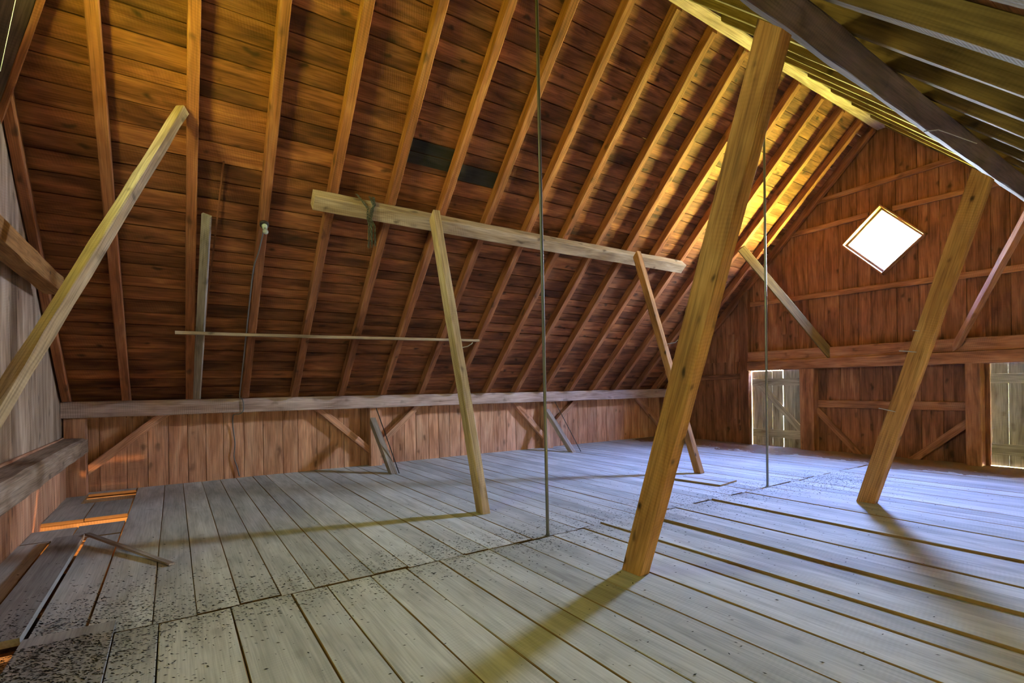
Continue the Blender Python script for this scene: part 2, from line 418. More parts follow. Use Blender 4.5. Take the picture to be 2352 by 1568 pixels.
# ------------------------------------------------------------------ walls
TH = .028
WIN_F = [(4.53, 5.32), (3.75, 4.50), (4.51, 3.83), (5.29, 4.63)]     # y,z of top, right, bottom, left corner
WIN_N = [(4.50, 5.33), (3.74, 4.57), (4.50, 3.81), (5.26, 4.57)]
def gable(name, x_in, sgn, seams_fn, win, doors, mat, zsplit=None):
    """vertical boards from floor to roof with a diamond hole and rectangular door holes; sgn = outward x"""
    m = MB(); x = x_in + sgn * TH / 2
    T, Rr, B, Lf = win
    zt = lambda y: (CD - y if y >= YC else y + CD - 2 * YC) + .02
    def side_cut(y0, y1, upper):
        pts = [(Rr, T), (T, Lf)] if upper else [(Rr, B), (B, Lf)]
        for (a, b) in pts:
            if a[0] > b[0]: a, b = b, a
            if y0 >= a[0] - 1e-6 and y1 <= b[0] + 1e-6:
                nrm = V((0, -(b[1] - a[1]), b[0] - a[0]))
                return ((0, a[0], a[1]), nrm)
        return None
    def strip(y0, y1, z0, z1, pr, off, g0, g1):
        a, b = y0 + g0, y1 - g1
        if b - a < .002: return
        ym = (a + b) / 2
        c1 = None; zz = z1
        if z1 is None:
            zz = zt(ym); nrm = (0, 1, 1) if ym > YC else (0, -1, 1); c1 = ((0, ym, zz), nrm)
        if zz - z0 < .02: return
        segs = [(z0, None, zz, c1)]
        up_c, lo_c = side_cut(y0, y1, True), side_cut(y0, y1, False)
        if up_c and lo_c:
            def zat(c): return c[0][2] + (c[0][1] - ym) * c[1].y / c[1].z
            zu, zl = zat(up_c), zat(lo_c)
            if z0 < zl and zz > zu: segs = [(z0, None, zl, lo_c), (zu, up_c, zz, c1)]
            elif zz <= zl: pass
            elif z0 >= zu: pass
        for (s0, q0, s1, q1) in segs:
            if s1 - s0 > .01:
                m.prism((x, ym, s0), (x, ym, s1), rect(b - a, TH, min(.003, (b - a) * .3)), (0, 1, 0), cut0=q0, cut1=q1, pr=pr, off=off)
    bands = [(0 - .35, zsplit, 0), (zsplit, None, 1)] if zsplit else [(-.35, None, 0)]
    for (z0, z1, bi) in bands:
        se = list(seams_fn(bi))
        extra = sorted({T[0], B[0], Rr[0], Lf[0]} | {YC} | {d[0] for d in doors} | {d[1] for d in doors})
        allp = sorted(set(se) | set(extra))
        pr = rnd.random(); off = V((rnd.uniform(0, 60), rnd.uniform(0, 60), rnd.uniform(0, 60)))
        for a, b in zip(allp, allp[1:]):
            if a in se: pr = rnd.random(); off = V((rnd.uniform(0, 60), rnd.uniform(0, 60), rnd.uniform(0, 60)))
            g0 = .003 if a in se else 0; g1 = .003 if b in se else 0
            ymid = (a + b) / 2; zz0 = z0
            for d in doors:
                if d[0] - 1e-6 <= a and b <= d[1] + 1e-6 and (z0 < d[2] or bi == 0):
                    if zsplit and bi == 0:
                        zz0 = d[2]
                    else: zz0 = max(z0, d[2])
            strip(a, b, zz0, z1, pr, off, g0, g1)
        # battens outside, over the joints
        for q in se[1:-1]:
            if any(d[0] - .02 < q < d[1] + .02 for d in doors) and bi == 0: zb = 1.92
            else: zb = z0
            ze = (z1 if z1 is not None else zt(q) - .05)
            def bat(a_, b_):
                if b_ - a_ > .03: m.prism((x + sgn * TH, q, a_), (x + sgn * TH, q, b_), rect(.07, TH, .002), (0, 1, 0), pr=.2)
            if Rr[0] < q < Lf[0]:
                def ed(lst):
                    for (a, b) in lst:
                        if a[0] > b[0]: a, b = b, a
                        if a[0] <= q <= b[0]: return a[1] + (b[1] - a[1]) * (q - a[0]) / (b[0] - a[0])
                hi, lo = ed([(Rr, T), (T, Lf)]), ed([(Rr, B), (B, Lf)])
                bat(zb, min(ze, lo + .01)) ; bat(max(zb, hi - .01), ze)
            else: bat(zb, ze)
    return struct(m.build(name, mat))
def fill(lst, lo, hi, w0, w1):
    out = sorted(lst); 
    while out[0] - w1 > lo: out.insert(0, out[0] - rnd.uniform(w0, w1))
    out.insert(0, lo)
    while out[-1] + w1 < hi: out.append(out[-1] + rnd.uniform(w0, w1))
    out.append(hi); return out
far_up = fill([7.42, 7.02, 6.65, 6.36, 6.04, 5.69, 5.38, 5.0, 4.75, 4.28, 3.91, 3.56, 3.17, 2.82, 2.56], YR - .1, YB + .1, .24, .36)
far_lo = fill([9.18, 8.86, 8.60, 8.21, 7.87, 7.49, 6.17, 5.89, 5.67, 5.37, 4.99, 4.55, 4.37, 3.89, 3.54, 3.17, 2.86, 1.56], YR - .1, YB + .1, .24, .34)
wall_far = gable('wall_right', XF, 1, lambda b: far_lo if b == 0 else far_up, WIN_F, [(6.17, 7.49, 1.90), (1.56, 2.86, 1.90)], 'gable', zsplit=2.16)
near_s = fill([7.0, 7.36, 7.66, 8.12, 8.63, 9.08, 9.59, 10.04], YR - .1, YB + .1, .26, .42)
gable('wall_left', XN, -1, lambda b: near_s, WIN_N, [(-1.0, 2.9, 2.0)], 'lboard')  # its low opening is added out of view for fill light
m = MB(); m.box(XN - .072, XN - .068, -1.05, 2.95, -.1, 2.05, axis=1, c=.0005)
struct(m.build('fill_opening_left', 'fill_sheet2'))  # sheet over the added left opening, brightens the near floor
# the lower boarding of the left gable, below the low beam
m = MB(); ls = [3.0, 3.4, 3.8, 4.2, 4.6, 5.0, 5.4, 5.8, 6.2, 6.6, 7.0, 7.47, 7.79, 8.17, 8.55, 8.92, 9.3, 9.66, 10.15]
for a, b in zip(ls, ls[1:]): m.box(XN + .004, XN + .05, a + .004, b - .004, -.32, .63, axis=2)
struct(m.build('trim_1', 'knee'))

# knee walls
def knee(name, y_in, sgn, seams, mat, holes=()):
    m = MB()
    for a, b in zip(seams, seams[1:]):
        z0 = -.35
        rng = [(z0, 1.46)]
        if any(a >= h[0] - .01 and b <= h[1] + .01 for h in holes): rng = [(z0, .2), (1.2, 1.46)]
        for (za, zb) in rng:
            m.box(a + .004, b - .004, min(y_in, y_in + sgn * TH), max(y_in, y_in + sgn * TH), za, zb, axis=2, c=.003)
    for q in seams[1:-1]:
        for (za, zb) in ([(-.35, 1.46)] if not any(h[0] - .05 < q < h[1] + .05 for h in holes) else [(-.35, .2), (1.2, 1.46)]):
            m.box(q - .04, q + .04, min(y_in + sgn * TH, y_in + sgn * 2 * TH), max(y_in + sgn * TH, y_in + sgn * 2 * TH), za, zb, axis=2, c=.002, pr=.2)
    return struct(m.build(name, mat))
ks = [XN - .1, -1.0, -.65, -.37, -.08, .2, .47, .74, 1.07, 1.39, 1.73, 2.0, 2.35, 2.60, 2.88, 3.22, 3.40, 3.66, 3.92, 4.18, 4.45, 4.76, 5.0, 5.28, 5.56, 5.86, 6.1, 6.48,
      6.84, 7.12, 7.46, 7.75, 8.03, 8.3, 8.55, 8.81, 9.17, 9.52, 9.87, 10.24, 10.56, 10.94, 11.28, 11.62, 11.98, 12.3, XF + .1]
knee('wall_back', YB, 1, ks, 'knee')
rs = sorted([XN - .1 + .3 * i for i in range(46)] + [XF + .1])
open_ = [(min(rs, key=lambda q: abs(q - c + 1.5)), min(rs, key=lambda q: abs(q - c - 1.5))) for c in (1.6, 6.0, 10.4)]   # unseen openings added for fill light
knee('wall_front', YR, -1, rs, 'knee', open_)

for i, (a, b) in enumerate(open_):
    m = MB(); m.box(a - .04, b + .04, YR - .066, YR - .062, .15, 1.25, axis=0, c=.0005)
    o = struct(m.build('window_%d' % (i + 3), 'fill_sheet'))  # sheets over the added right openings, unseen, fill light only
# wall plates
for y0, lab in ((10.15, 'long saw-marked wall plate beam on top of the low back wall'), (-1.40, 'wall plate beam along the right eave under the near roof slope')):
    m = MB(); m.prism((XN - .02, y0 + .125, 1.328), (XF, y0 + .125, 1.328), rect(.25, .255, .012), (0, 1, 0), 34, .002, wob=.004)
    tag(m.build('wall_plate', 'plate', origin=(5, y0 + .125, 1.2)), lab, 'beam')

# ------------------------------------------------------------------ lower storey (seen only through gaps)
m = MB(); m.box(XN - .2, XF + .2, YR - .2, YB + .2, -2.75, -2.7, axis=0)
m.box(XN - .22, XN - .17, YR - .2, YB + .2, -2.7, -.3, axis=1); m.box(XF + .17, XF + .22, YR - .2, YB + .2, -2.7, -.3, axis=1)
m.box(XN - .2, XF + .2, YR - .22, YR - .17, -2.7, -.3, axis=0); m.box(XN - .2, XF + .2, YB + .17, YB + .22, -2.7, -.3, axis=0)
struct(m.build('floor_lower', 'under'))
m = MB()
for y in [YR + .2, -.6, .5, 1.6, 2.7, 3.75, 4.3, 5.2, 6.3, 7.3, 8.05, 9.62, 10.38]: m.box(XN - .1, XF + .1, y - .07, y + .07, -.27, -.062, axis=0)
struct(m.build('trim_2', 'joist'))
m = MB(); m.box(-.503, XF, YR, YB, -.060, -.046, axis=0, c=.001); m.box(XN, -.47, YR, 4.04, -.060, -.047, axis=1, c=.001)  # unseen dark underlay, added to block the lamp glow in the seams
m.box(-1.16, -.76, 4.56, 6.85, -.10, -.08, axis=1, c=.001)  # added dark strip, keeps the gap by the raised board unlit
struct(m.build('floor_glow_block', 'under'))

# ------------------------------------------------------------------ floor
m = MB()
far_x = [-.51, -.14, .12, .40, .68, .93, 1.2, 1.42, 1.73, 2.0, 2.29, 2.57]
while far_x[-1] < XF - .35: far_x.append(far_x[-1] + rnd.uniform(.22, .33))
far_x[-1] = XF
near_x = [-.35, -.1, .33, .75, 1.02, 1.38, 1.70, 2.02, 2.30, 2.57, 2.93, 3.35, 3.78, 4.06, 4.42, 4.75, 5.05, 5.38, 5.72, 6.12, 6.5, 6.93, 7.3]
raised = {3.78: .012, 4.06: .030, 4.75: .024, 6.12: .020, 3.35: .004, 5.38: .008, 6.93: .006}
while near_x[-1] < XF - .35: near_x.append(near_x[-1] + rnd.uniform(.26, .38))
near_x[-1] = XF
ZB = -.04
for a, b in zip(far_x, far_x[1:]):
    g = rnd.choice([.004, .006, .009]); y1 = YB + .02; y0 = 4.30 + rnd.uniform(-.02, .02)
    z = rnd.uniform(-.004, .0)
    m.prism(((a + b) / 2, y0, ZB / 2 + z), ((a + b) / 2, y1, ZB / 2 + z), rect(b - a - g, -ZB, .004), (1, 0, 0), 6, .0012)
FLOOR_H = []
for a, b in zip(near_x, near_x[1:]):
    g = rnd.choice([.005, .008, .012]); y0 = YR - .02; y1 = 4.28 + rnd.uniform(-.02, .015)
    z = raised.get(a, rnd.uniform(-.005, .0)); FLOOR_H.append((a, b, z))
    m.prism(((a + b) / 2, y0, ZB / 2 + z), ((a + b) / 2, y1, ZB / 2 + z), rect(b - a - g, -ZB, .004), (1, 0, 0), 6, .0012)
# the ragged corner by the left gable, with short boards and open slots between them
def fb(x0, x1, y0, y1, z=0): m.prism(((x0 + x1) / 2, y0, ZB / 2 + z), ((x0 + x1) / 2, y1, ZB / 2 + z), rect(x1 - x0 - .006, -ZB, .004), (1, 0, 0), 3, .0012)
fb(-1.37, -.96, 8.36, 9.50); fb(-.96, -.515, 8.37, 9.51)
fb(-1.37, -.96, 7.33, 7.90); fb(-.96, -.515, 7.30, 7.93)
fb(-1.40, -1.12, 4.3, 7.30); fb(-1.12, -.96, 7.28, 7.36)
fb(-.815, -.515, 4.3, 7.26, -.004)
fb(-1.40, -.52, 10.30, 10.52); fb(-1.40, -1.12, 9.5, 10.3)
for a, b in ((-1.42, -1.1), (-1.1, -.72), (-.72, -.35)): fb(a, b, YR, 4.05, -.006)
struct(m.build('floor', 'floor'))
# slot edges: trimmer blocks under the short boards
m = MB(); m.box(-1.13, -.5, 7.88, 7.94, -.16, -.045); m.box(-1.37, -.5, 8.37, 8.43, -.16, -.045); m.box(-1.12, -.5, 9.80, 9.86, -.2, -.005)
struct(m.build('trim_3', 'joist'))

# ------------------------------------------------------------------ far gable framing
def beam(name, O, E, w, h, mat, label, cat, U=None, jit=.002, n=None, c=.008, cut0=None, cut1=None, group=None, roll=0, wob=0):
    mm = MB(); n = n or max(2, int((V(E) - V(O)).length / .35))
    mm.prism(O, E, rect(w, h, c), U, n, jit, cut0, cut1, roll=roll, wob=wob)
    return tag(mm.build(name, mat, origin=O), label, cat, group)
Xg = XF
beam('girt', (Xg - .03, 5.95, 5.76), (Xg - .03, 3.02, 5.83), .11, .05, 'girt', 'topmost horizontal rail on the far gable boards, above the diamond window', 'rail', (0, 0, 1))
beam('girt', (Xg - .03, 6.62, 5.14), (Xg - .03, 4.76, 5.17), .11, .05, 'girt', 'short rail on the far gable boards ending at the left of the diamond window', 'rail', (0, 0, 1))
beam('girt', (Xg - .03, 4.32, 5.17), (Xg - .03, 2.45, 5.14), .11, .05, 'girt', 'rail on the far gable boards running right from the top of the diamond window', 'rail', (0, 0, 1))
beam('girt', (Xg - .03, 7.46, 3.62), (Xg - .03, .95, 3.54), .12, .05, 'girt', 'horizontal rail on the far gable boards just below the diamond window', 'rail', (0, 0, 1))
beam('gable_beam', (Xg - .11, 7.45, 2.265), (Xg - .11, 1.2, 2.235), .25, .21, 'girt', 'upper of the two stacked beams crossing the far gable above the doors', 'beam', (0, 0, 1), wob=.006)
beam('gable_beam', (Xg - .14, 7.44, 2.02), (Xg - .14, 1.2, 2.01), .225, .26, 'girt', 'lower of the two stacked beams, header over both weathered doors', 'beam', (0, 0, 1), wob=.004)
beam('gable_post', (Xg - .07, 7.60, 0), (Xg - .07, 7.60, 4.1), .24, .13, 'gable', 'tall gable post left of the door with the bright gaps', 'post', (0, 1, 0), cut1=((0, 7.6, CU - 7.6), (0, 1, 1)))
beam('gable_post', (Xg - .13, 5.99, 0), (Xg - .13, 5.99, 1.905), .31, .25, 'girt', 'short post between the left weathered door and the braced panel', 'post', (0, 1, 0))
beam('gable_post', (Xg - .13, 3.04, 0), (Xg - .13, 3.04, 1.905), .22, .25, 'girt', 'short cracked post at the left side of the right weathered door', 'post', (0, 1, 0))
beam('gable_post', (Xg - .13, 1.42, 0), (Xg - .13, 1.42, 1.905), .22, .25, 'girt', 'short post at the right side of the right weathered door', 'post', (0, 1, 0))
beam('girt', (Xg - .03, 5.83, 1.09), (Xg - .03, 3.16, 1.09), .17, .06, 'girt', 'middle rail between the two short posts of the far gable', 'rail', (0, 0, 1))
beam('girt', (Xg - .03, 7.72, 1.78), (Xg - .03, 10.45, 1.72), .14, .05, 'gable', 'dark rail low on the far gable, left of the tall gable post', 'rail', (0, 0, 1))
beam('knee_brace', (Xg - .06, 5.86, .95), (Xg - .06, 5.02, .03), .12, .09, 'girt', 'diagonal brace falling to the floor right of the left weathered door', 'brace', (0, 1, 0), cut1=((0, 0, .002), (0, 0, 1)))
beam('knee_brace', (Xg - .06, 3.15, .80), (Xg - .06, 3.98, .03), .14, .09, 'girt', 'diagonal brace rising to the short post left of the right weathered door', 'brace', (0, 1, 0), cut1=((0, 0, .002), (0, 0, 1)))
for (y, z0, z1, w, lab) in ((6.62, 2.77, 3.34, .10, 'short light cleat nailed on the far gable, left of two behind the brace'), (6.32, 2.69, 3.10, .09, 'short cleat nailed on the far gable, close under the sloping brace'),
                            (8.03, 1.82, 2.90, .17, 'short plank nailed on the far gable above the low dark rail')):
    beam('cleat', (Xg - .014, y, z0), (Xg - .014, y, z1), w, .024, 'girt', lab, 'cleat', (0, 1, 0), n=2)
# wind braces
dL = V((12.36, 5.46, 2.15)) - V((10.97, 6.77, 4.71))
beam('wind_brace', (10.97, 6.77, 4.71), (12.36, 5.46, 2.15), .19, .05, 'oldrafter', 'wide brown board sloping from the rafters down to the far gable beams', 'brace', V((0, 0, 1)), cut1=((12.30, 0, 0), (1, 0, 0)), n=8)
beam('wind_brace', (10.97, 1.90, 4.45), (12.36, 3.37, 2.08), .11, .10, 'girt', 'narrow brace sloping up to the right from the far gable beams', 'brace', V((0, 0, 1)), cut1=((12.25, 0, 0), (1, 0, 0)), n=8)

# ---- diamond window
w_o = empty('window_1', (XF, 4.5, 4.57), 'tilted square window shining white high in the far gable', 'window'); w_o['kind'] = 'structure'
def diamond(parent, win, xa, xb, th, name, mat):
    """four bars following the edges of the hole, inside it, mitred by cuts"""
    cy = sum(p[0] for p in win) / 4; cz = sum(p[1] for p in win) / 4
    for i in range(4):
        a, b = win[i], win[(i + 1) % 4]
        mm = MB(); xm = (xa + xb) / 2
        A, B_ = V((xm, a[0], a[1])), V((xm, b[0], b[1])); d = (B_ - A).normalized()
        inn = V((0, cy, cz)) - (A + B_) / 2; inn.x = 0; inn = (inn - d * inn.dot(d)).normalized()
        A2, B2 = A + inn * th / 2, B_ + inn * th / 2
        c = V((xm, cy, cz))
        na = V((1, 0, 0)).cross(A - c); nb = V((1, 0, 0)).cross(B_ - c)
        mm.prism(A2, B2, rect(th, xb - xa, .004), inn, 4, .0012, cut0=(A, na), cut1=(B_, nb))
        mm.build(name, mat, parent)
diamond(w_o, WIN_F, XF - .10, XF + .015, .032, 'window_frame', 'girt')
inner = [(4.51, 5.25), (3.80, 4.50), (4.50, 3.89), (5.22, 4.62)]
diamond(w_o, WIN_F, XF + .016, XF + .06, .078, 'window_sash', 'sashw')
def pane(parent, win, x):
    mm = MB(); b = 0
    for dx in (0, .004):
        for (y, z) in win: mm.v.append(V((x + dx, y, z))); mm.wc.append((0, y, z)); mm.pr.append(.5)
    mm.f = [(0, 1, 2, 3), (7, 6, 5, 4)] + [(i, (i + 1) % 4, 4 + (i + 1) % 4, 4 + i) for i in range(4)]
    mm.build('window_pane', 'glass', parent)
pane(w_o, inner, XF + .04)
w_n = empty('window_2', (XN, 4.5, 4.57), 'tilted square window in the left gable', 'window'); w_n['kind'] = 'structure'
diamond(w_n, WIN_N, XN - .05, XN + .08, .032, 'window_frame', 'girt')
pane(w_n, WIN_N, XN - .03)

# ---- weathered doors in the far gable
def door(name, y0, y1, gaps, label, diag, tops, bots):
    """board door hung behind the opening"""
    e = empty(name, (XF + .04, (y0 + y1) / 2, 0), label, 'door'); e['kind'] = 'structure'
    xb = XF + TH + .018
    n = len(gaps) + 1
    w = (y0 - y1 - sum(gaps)) / n
    y = y0
    for k in range(n):
        mm = MB()
        mm.box(xb - .012, xb + .012, y - w + .0005, y - .0005, bots[k], tops[k], axis=2, c=.002)
        mm.build('door_board', 'door', e)
        y -= w + (gaps[k] if k < len(gaps) else 0)
    for (za, zb) in ((1.52, 1.70), (.22, .42)):
        mm = MB(); mm.box(xb - .043, xb - .013, y1 + .04, y0 - .04, za, zb, axis=1, jit=.001, n=4); mm.build('ledge', 'door', e)
    if diag:
        mm = MB(); mm.prism((xb - .028, y0 - .25, 1.52), (xb - .028, y1 + .10, .42), rect(.15, .03, .003), (0, 1, 0), 4, .001, cut0=((0, 0, 1.515), (0, 0, 1)), cut1=((0, 0, .425), (0, 0, 1))); mm.build('door_brace', 'door', e)
    return e
door('door_1', 7.4975, 6.14, [.0005, .0015, .008, .0005], 'weathered grey board door with bright daylight gaps, left in the far gable', True, [1.891, 1.893, 1.896, 1.93, 1.93], [-.02, -.02, -.02, -.02, -.02])
door('door_2', 2.89, 1.53, [.0012, .0005, .0005, .0005], 'weathered pale board door at the right edge, right in the far gable', False, [1.93] * 5, [.014, .012, .008, .010, .012])
m = MB(); m.box(XF + .001, XF + .14, 1.3, 3.1, -.3, -.004, axis=1); m.box(XF + .001, XF + .14, 6.0, 7.7, -.3, -.004, axis=1)
struct(m.build('trim_5', 'girt'))

# ------------------------------------------------------------------ left gable framing
beam('gable_beam', (XN + .145, 1.5, .745), (XN + .145, 10.42, .755), .265, .285, 'lboard', 'thick dusty low beam along the left gable, ending at the corner post', 'beam', (0, 0, 1), jit=.004, c=.03, wob=.006)
beam('gable_beam', (XN + .21, 2.0, 2.90), (XN + .21, 8.28, 2.92), .20, .20, 'timber', 'timber high on the left gable with an angled end near the roof', 'beam', (0, 0, 1), cut1=((0, 8.28, 2.92), (0, 1, 1)), jit=.003)
beam('corner_post', (-1.27, 10.32, 0), (-1.27, 10.32, 1.205), .26, .24, 'knee', 'short corner post under the left end of the wall plate', 'post', (1, 0, 0))
# strip of skirting on the gable boards
m = MB(); m.box(XN + .002, XN + .03, 5.0, 10.3, .885, .915, axis=1)
struct(m.build('trim_4', 'knee'))

# back wall posts and braces
beam('wall_post', (3.47, 10.37, 0), (3.47, 10.37, 1.205), .24, .22, 'knee', 'short post of the back wall, behind the nearer leaning plank', 'post', (1, 0, 0))
beam('wall_post', (8.0, 10.37, 0), (8.0, 10.37, 1.205), .24, .22, 'knee', 'short post of the back wall, behind the farther leaning plank and iron rod', 'post', (1, 0, 0))
def kb(x0, z0, x1, z1, lab):
    beam('knee_brace', (x0, 10.40, z0), (x1, 10.40, z1), .125, .12, 'knee', lab, 'brace', (0, 0, 1), n=4, cut0=((0, 0, 1.195), (0, 0, 1)), cut1=((x1, 0, 0), (1, 0, 0)))
kb(-.15, 1.2, -1.13, .38, 'diagonal brace from the wall plate down to the corner post')
kb(2.38, 1.2, 3.36, .33, 'brace under the wall plate, left of the nearer wall post')
kb(4.45, 1.2, 3.58, .42, 'brace under the wall plate, right of the nearer wall post')
kb(7.0, 1.2, 7.88, .33, 'brace under the wall plate, left of the farther wall post')
kb(9.0, 1.2, 8.12, .50, 'brace under the wall plate, right of the farther wall post')
kb(11.4, 1.2, 12.38, .33, 'dark brace under the far right end of the wall plate')
# leaning struts and iron tie rods
for (x, xr, yb, zt_, lab, lab2) in ((3.40, 3.47, 9.14, .90, 'grey plank leaning from the floor to the nearer wall post', 'thin black iron rod sloping to the floor beside the nearer leaning plank'),
                        (7.93, 8.12, 9.30, .90, 'narrow plank leaning from the floor to the farther wall post', 'thin black iron rod sloping to the floor beside the farther leaning plank')):
    beam('strut', (x, yb, .0), (x, 10.20, zt_ - .02), .12, .12, 'grey', lab, 'plank', (1, 0, 0), n=4, cut0=((0, 0, .002), (0, 0, 1)), cut1=((0, 10.245, 0), (0, 1, 0)), jit=.001)
    mm = MB(); mm.tube([(xr - .03, 10.14, 1.19), (xr + .03, yb - .06, .0)], .009)
    tag(mm.build('tie_rod', 'black', origin=(xr, yb, 0)), lab2, 'rod')

# ------------------------------------------------------------------ purlins and queen posts
PD = .2
def purlin(name, x0, x1, side, mat, label):
    d = .125; w = .15   # half-diagonals as measured: (normal to roof, along roof)
    ymid = 7.17 - .065 + .075; zmid = 4.30 - .065 - .075
    th, wd = .13 * math.sqrt(2), .15 * math.sqrt(2)
    if side > 0: U = V((0, 1, -1)); y = ymid
    else: U = V((0, -1, -1)); y = 2 * YC - ymid - .0
    return beam(name, (x0, y, zmid), (x1, y, zmid), wd, th, mat, label, 'beam', U, jit=.003, c=.01, wob=.008)
purlin('purlin', 1.60, 9.33, 1, 'pale', 'pale purlin timber under the back roof slope, with a chain hung over it')
purlin('purlin', -1.3, 12.3, -1, 'darktimber', 'dark heavy purlin crossing the upper right under the near roof slope')
def nails(parent, lst):
    for pts in lst:
        mm = MB(); mm.tube(pts, .006, 6); mm.build('bent_nail', 'nail', parent)
def post(base, top, w, d, mat, label, ctop, nl=()):
    o = beam('queen_post', base, top, w, d, mat, label, 'post', (1, 0, 0), jit=.002, c=.008, cut0=((0, 0, .001), (0, 0, 1)), cut1=ctop)
    nails(o, nl); return o
# section: w along x, d across
cR = ((0, 1.66, 3.94), (0, -1, 1)); cL = ((0, 7.12, 4.03), (0, 1, 1))
post((3.27, 3.03, 0), (3.27, 1.75, 3.95), .125, .20, 'timber', 'big yellow-brown post leaning right, nearest the camera, carrying the right purlin', ((0, 1.94, 4.08), (0, -1, 1)))
post((7.62, 2.98, 0), (7.58, 1.75, 3.95), .13, .20, 'timber', 'brown leaning post in front of the far gable, right of the diamond window', ((0, 1.94, 4.08), (0, -1, 1)),
     [[(7.55, 2.22, 2.17), (7.54, 2.36, 2.20), (7.53, 2.42, 2.21)], [(7.55, 2.32, 1.93), (7.53, 2.48, 1.96), (7.52, 2.56, 1.97)], [(7.55, 2.58, 1.20), (7.53, 2.75, 1.24), (7.52, 2.79, 1.25)]])
post((3.255, 5.56, 0), (3.255, 6.86, 4.12), .115, .165, 'pale', 'pale leaning post under the left part of the purlin with the chain', ((0, 6.95, 4.06), (0, 1, 1)),
     [[(3.3, 6.15, 2.14), (3.33, 6.05, 2.15), (3.36, 5.99, 2.18), (3.37, 5.98, 2.20)]])
post((7.80, 5.68, 0), (7.58, 6.86, 4.12), .12, .13, 'timber', 'leaning post under the right end of the pale purlin, half hidden by the big post', ((0, 6.95, 4.06), (0, 1, 1)),
     [[(7.72, 6.28, 2.35), (7.80, 6.16, 2.37), (7.83, 6.12, 2.42)]])
beam('wind_brace', (.12, 6.71, 4.73), (-1.15, 4.30, .95), 0.098, .098, 'pale', 'long mossy diagonal brace from the rafters down to the left gable', 'brace', V((-1, 0, .6)), n=14, jit=.003, roll=.75, cut1=((-1.2, 0, 0), (1, 0, 0)))
e0, e1 = V((-.80, 6.0, 5.48)), V((-1.47, 7.24, 4.24)); dd = (e1 - e0).normalized(); pp = dd.cross(nL); pp = pp if pp.x < 0 else -pp
o_b = empty('wind_brace', e0, 'board in the top left corner, painted shaded with a lit orange edge', 'brace')
cutw = ((XN + .012, 0, 0), (1, 0, 0))
mm = MB(); mm.prism(e0 + pp * .155 - nL * .028, e1 + pp * .155 - nL * .028, rect(.20, .05, .004), pp, 6, .001, cut1=cutw); mm.build('shaded_board_face', 'darktimber', o_b)  # darker wood paints the shade on the wide face
mm = MB(); mm.prism(e0 + pp * .027 - nL * .032, e1 + pp * .027 - nL * .032, rect(.055, .058, .006), pp, 6, .0015, cut1=cutw); o_e = mm.build('lit_sawn_edge', 'rafter', o_b); o_e['label'] = 'rough sawn edge painted lit orange'  # orange wood paints the light on the narrow edge

# iron rods
for (x, yt, zt_, lab) in ((3.30, 4.36, 6.92, 'slender vertical iron rod standing in mid floor left of the big post'), (7.557, 4.26, 6.72, 'slender vertical iron rod standing in front of the left weathered door')):
    o = empty('hanger_rod', (x, 4.29, 0), lab, 'rod')
    mm = MB(); mm.tube([(x, 4.29 + (yt - 4.29) * t, zt_ * t) for t in (0, .25, .5, .75, 1)], .0175, 12); mm.build('rod_shaft', 'iron', o, smooth=False)
    mm = MB(); mm.lathe((x, 4.29, .0), (0, 0, 1), [(0, .035), (.006, .035), (.008, .02), (.03, .02)], 14); mm.build('washer', 'iron', o)

# ------------------------------------------------------------------ batten, loose plank, lath on the roof
beam('batten', (.03, 8.93, 2.455), (5.16, 8.91, 2.53), .045, .09, 'pale', 'long thin grey batten nailed level across the rafters of the back slope', 'batten', (0, 0, 1), n=14, jit=.001, c=.003, wob=.005)
beam('plank', (.385, 7.60, 3.865), (.325, 9.97, 1.51), .115, .05, 'grey', 'loose grey plank standing on the wall plate against the roof boards, beside the third rafter', 'plank', (1, 0, 0), n=6, roll=.45, jit=.002, cut1=((0, 0, 1.462), (0, 0, 1)))
beam('lath', (.555, 7.19, 4.44), (.42, 8.9, 2.73), .018, .016, 'rafter', 'thin upright lath against the roof boards above the loose grey plank', 'lath', (1, 0, 0), n=4, c=.002)

# ------------------------------------------------------------------ lamp with its cable
lp = V((1.06, 7.62, CU - 7.62))
lamp = empty('ceiling_lamp', lp, 'small bare bulb in a porcelain socket on the fourth rafter', 'lamp')
d = -nL
mm = MB(); mm.lathe(lp, d, [(0, .06), (.012, .06), (.02, .052), (.022, .03)], 22); mm.build('base', 'bakelite', lamp, smooth=True)
d2 = (V((.05, -.62, -1))).normalized(); p1 = lp + d * .02
mm = MB(); mm.lathe(p1, d2, [(0, .028), (.01, .036), (.03, .036), (.035, .030), (.055, .031), (.06, .027)], 20); mm.build('socket', 'porcelain', lamp, smooth=True)
mm = MB(); mm.lathe(p1 + d2 * .058, d2, [(0, .014), (.02, .018), (.04, .031), (.06, .036), (.08, .034), (.095, .024), (.103, .008)], 22); mm.build('bulb', 'bulb', lamp, smooth=True)
def on_u(x, y, o=0.0): return V((x, y, CU - y)) + nL * o
pts = [p1 + V((-.01, .02, -.02)), on_u(1.05, 7.72, -.03), on_u(1.02, 7.95, -.01), on_u(.985, 8.12, .01), on_u(.975, 8.5, .015), on_u(.97, 9.0, .012), on_u(.965, 9.5, .012), on_u(.96, 9.93, .01),
       V((.965, 10.03, 1.47)), V((.985, 10.11, 1.47)), V((1.02, 10.125, 1.43)), V((1.035, 10.13, 1.32)), V((1.02, 10.13, 1.22)), V((.97, 10.16, 1.18)), V((.90, 10.28, 1.17)), V((.885, 10.40, 1.10)), V((.89, 10.465, .95)), V((.92, 10.47, .62)), V((.90, 10.46, .4)), V((.95, 10.46, .2)), V((.985, 10.46, .03))]
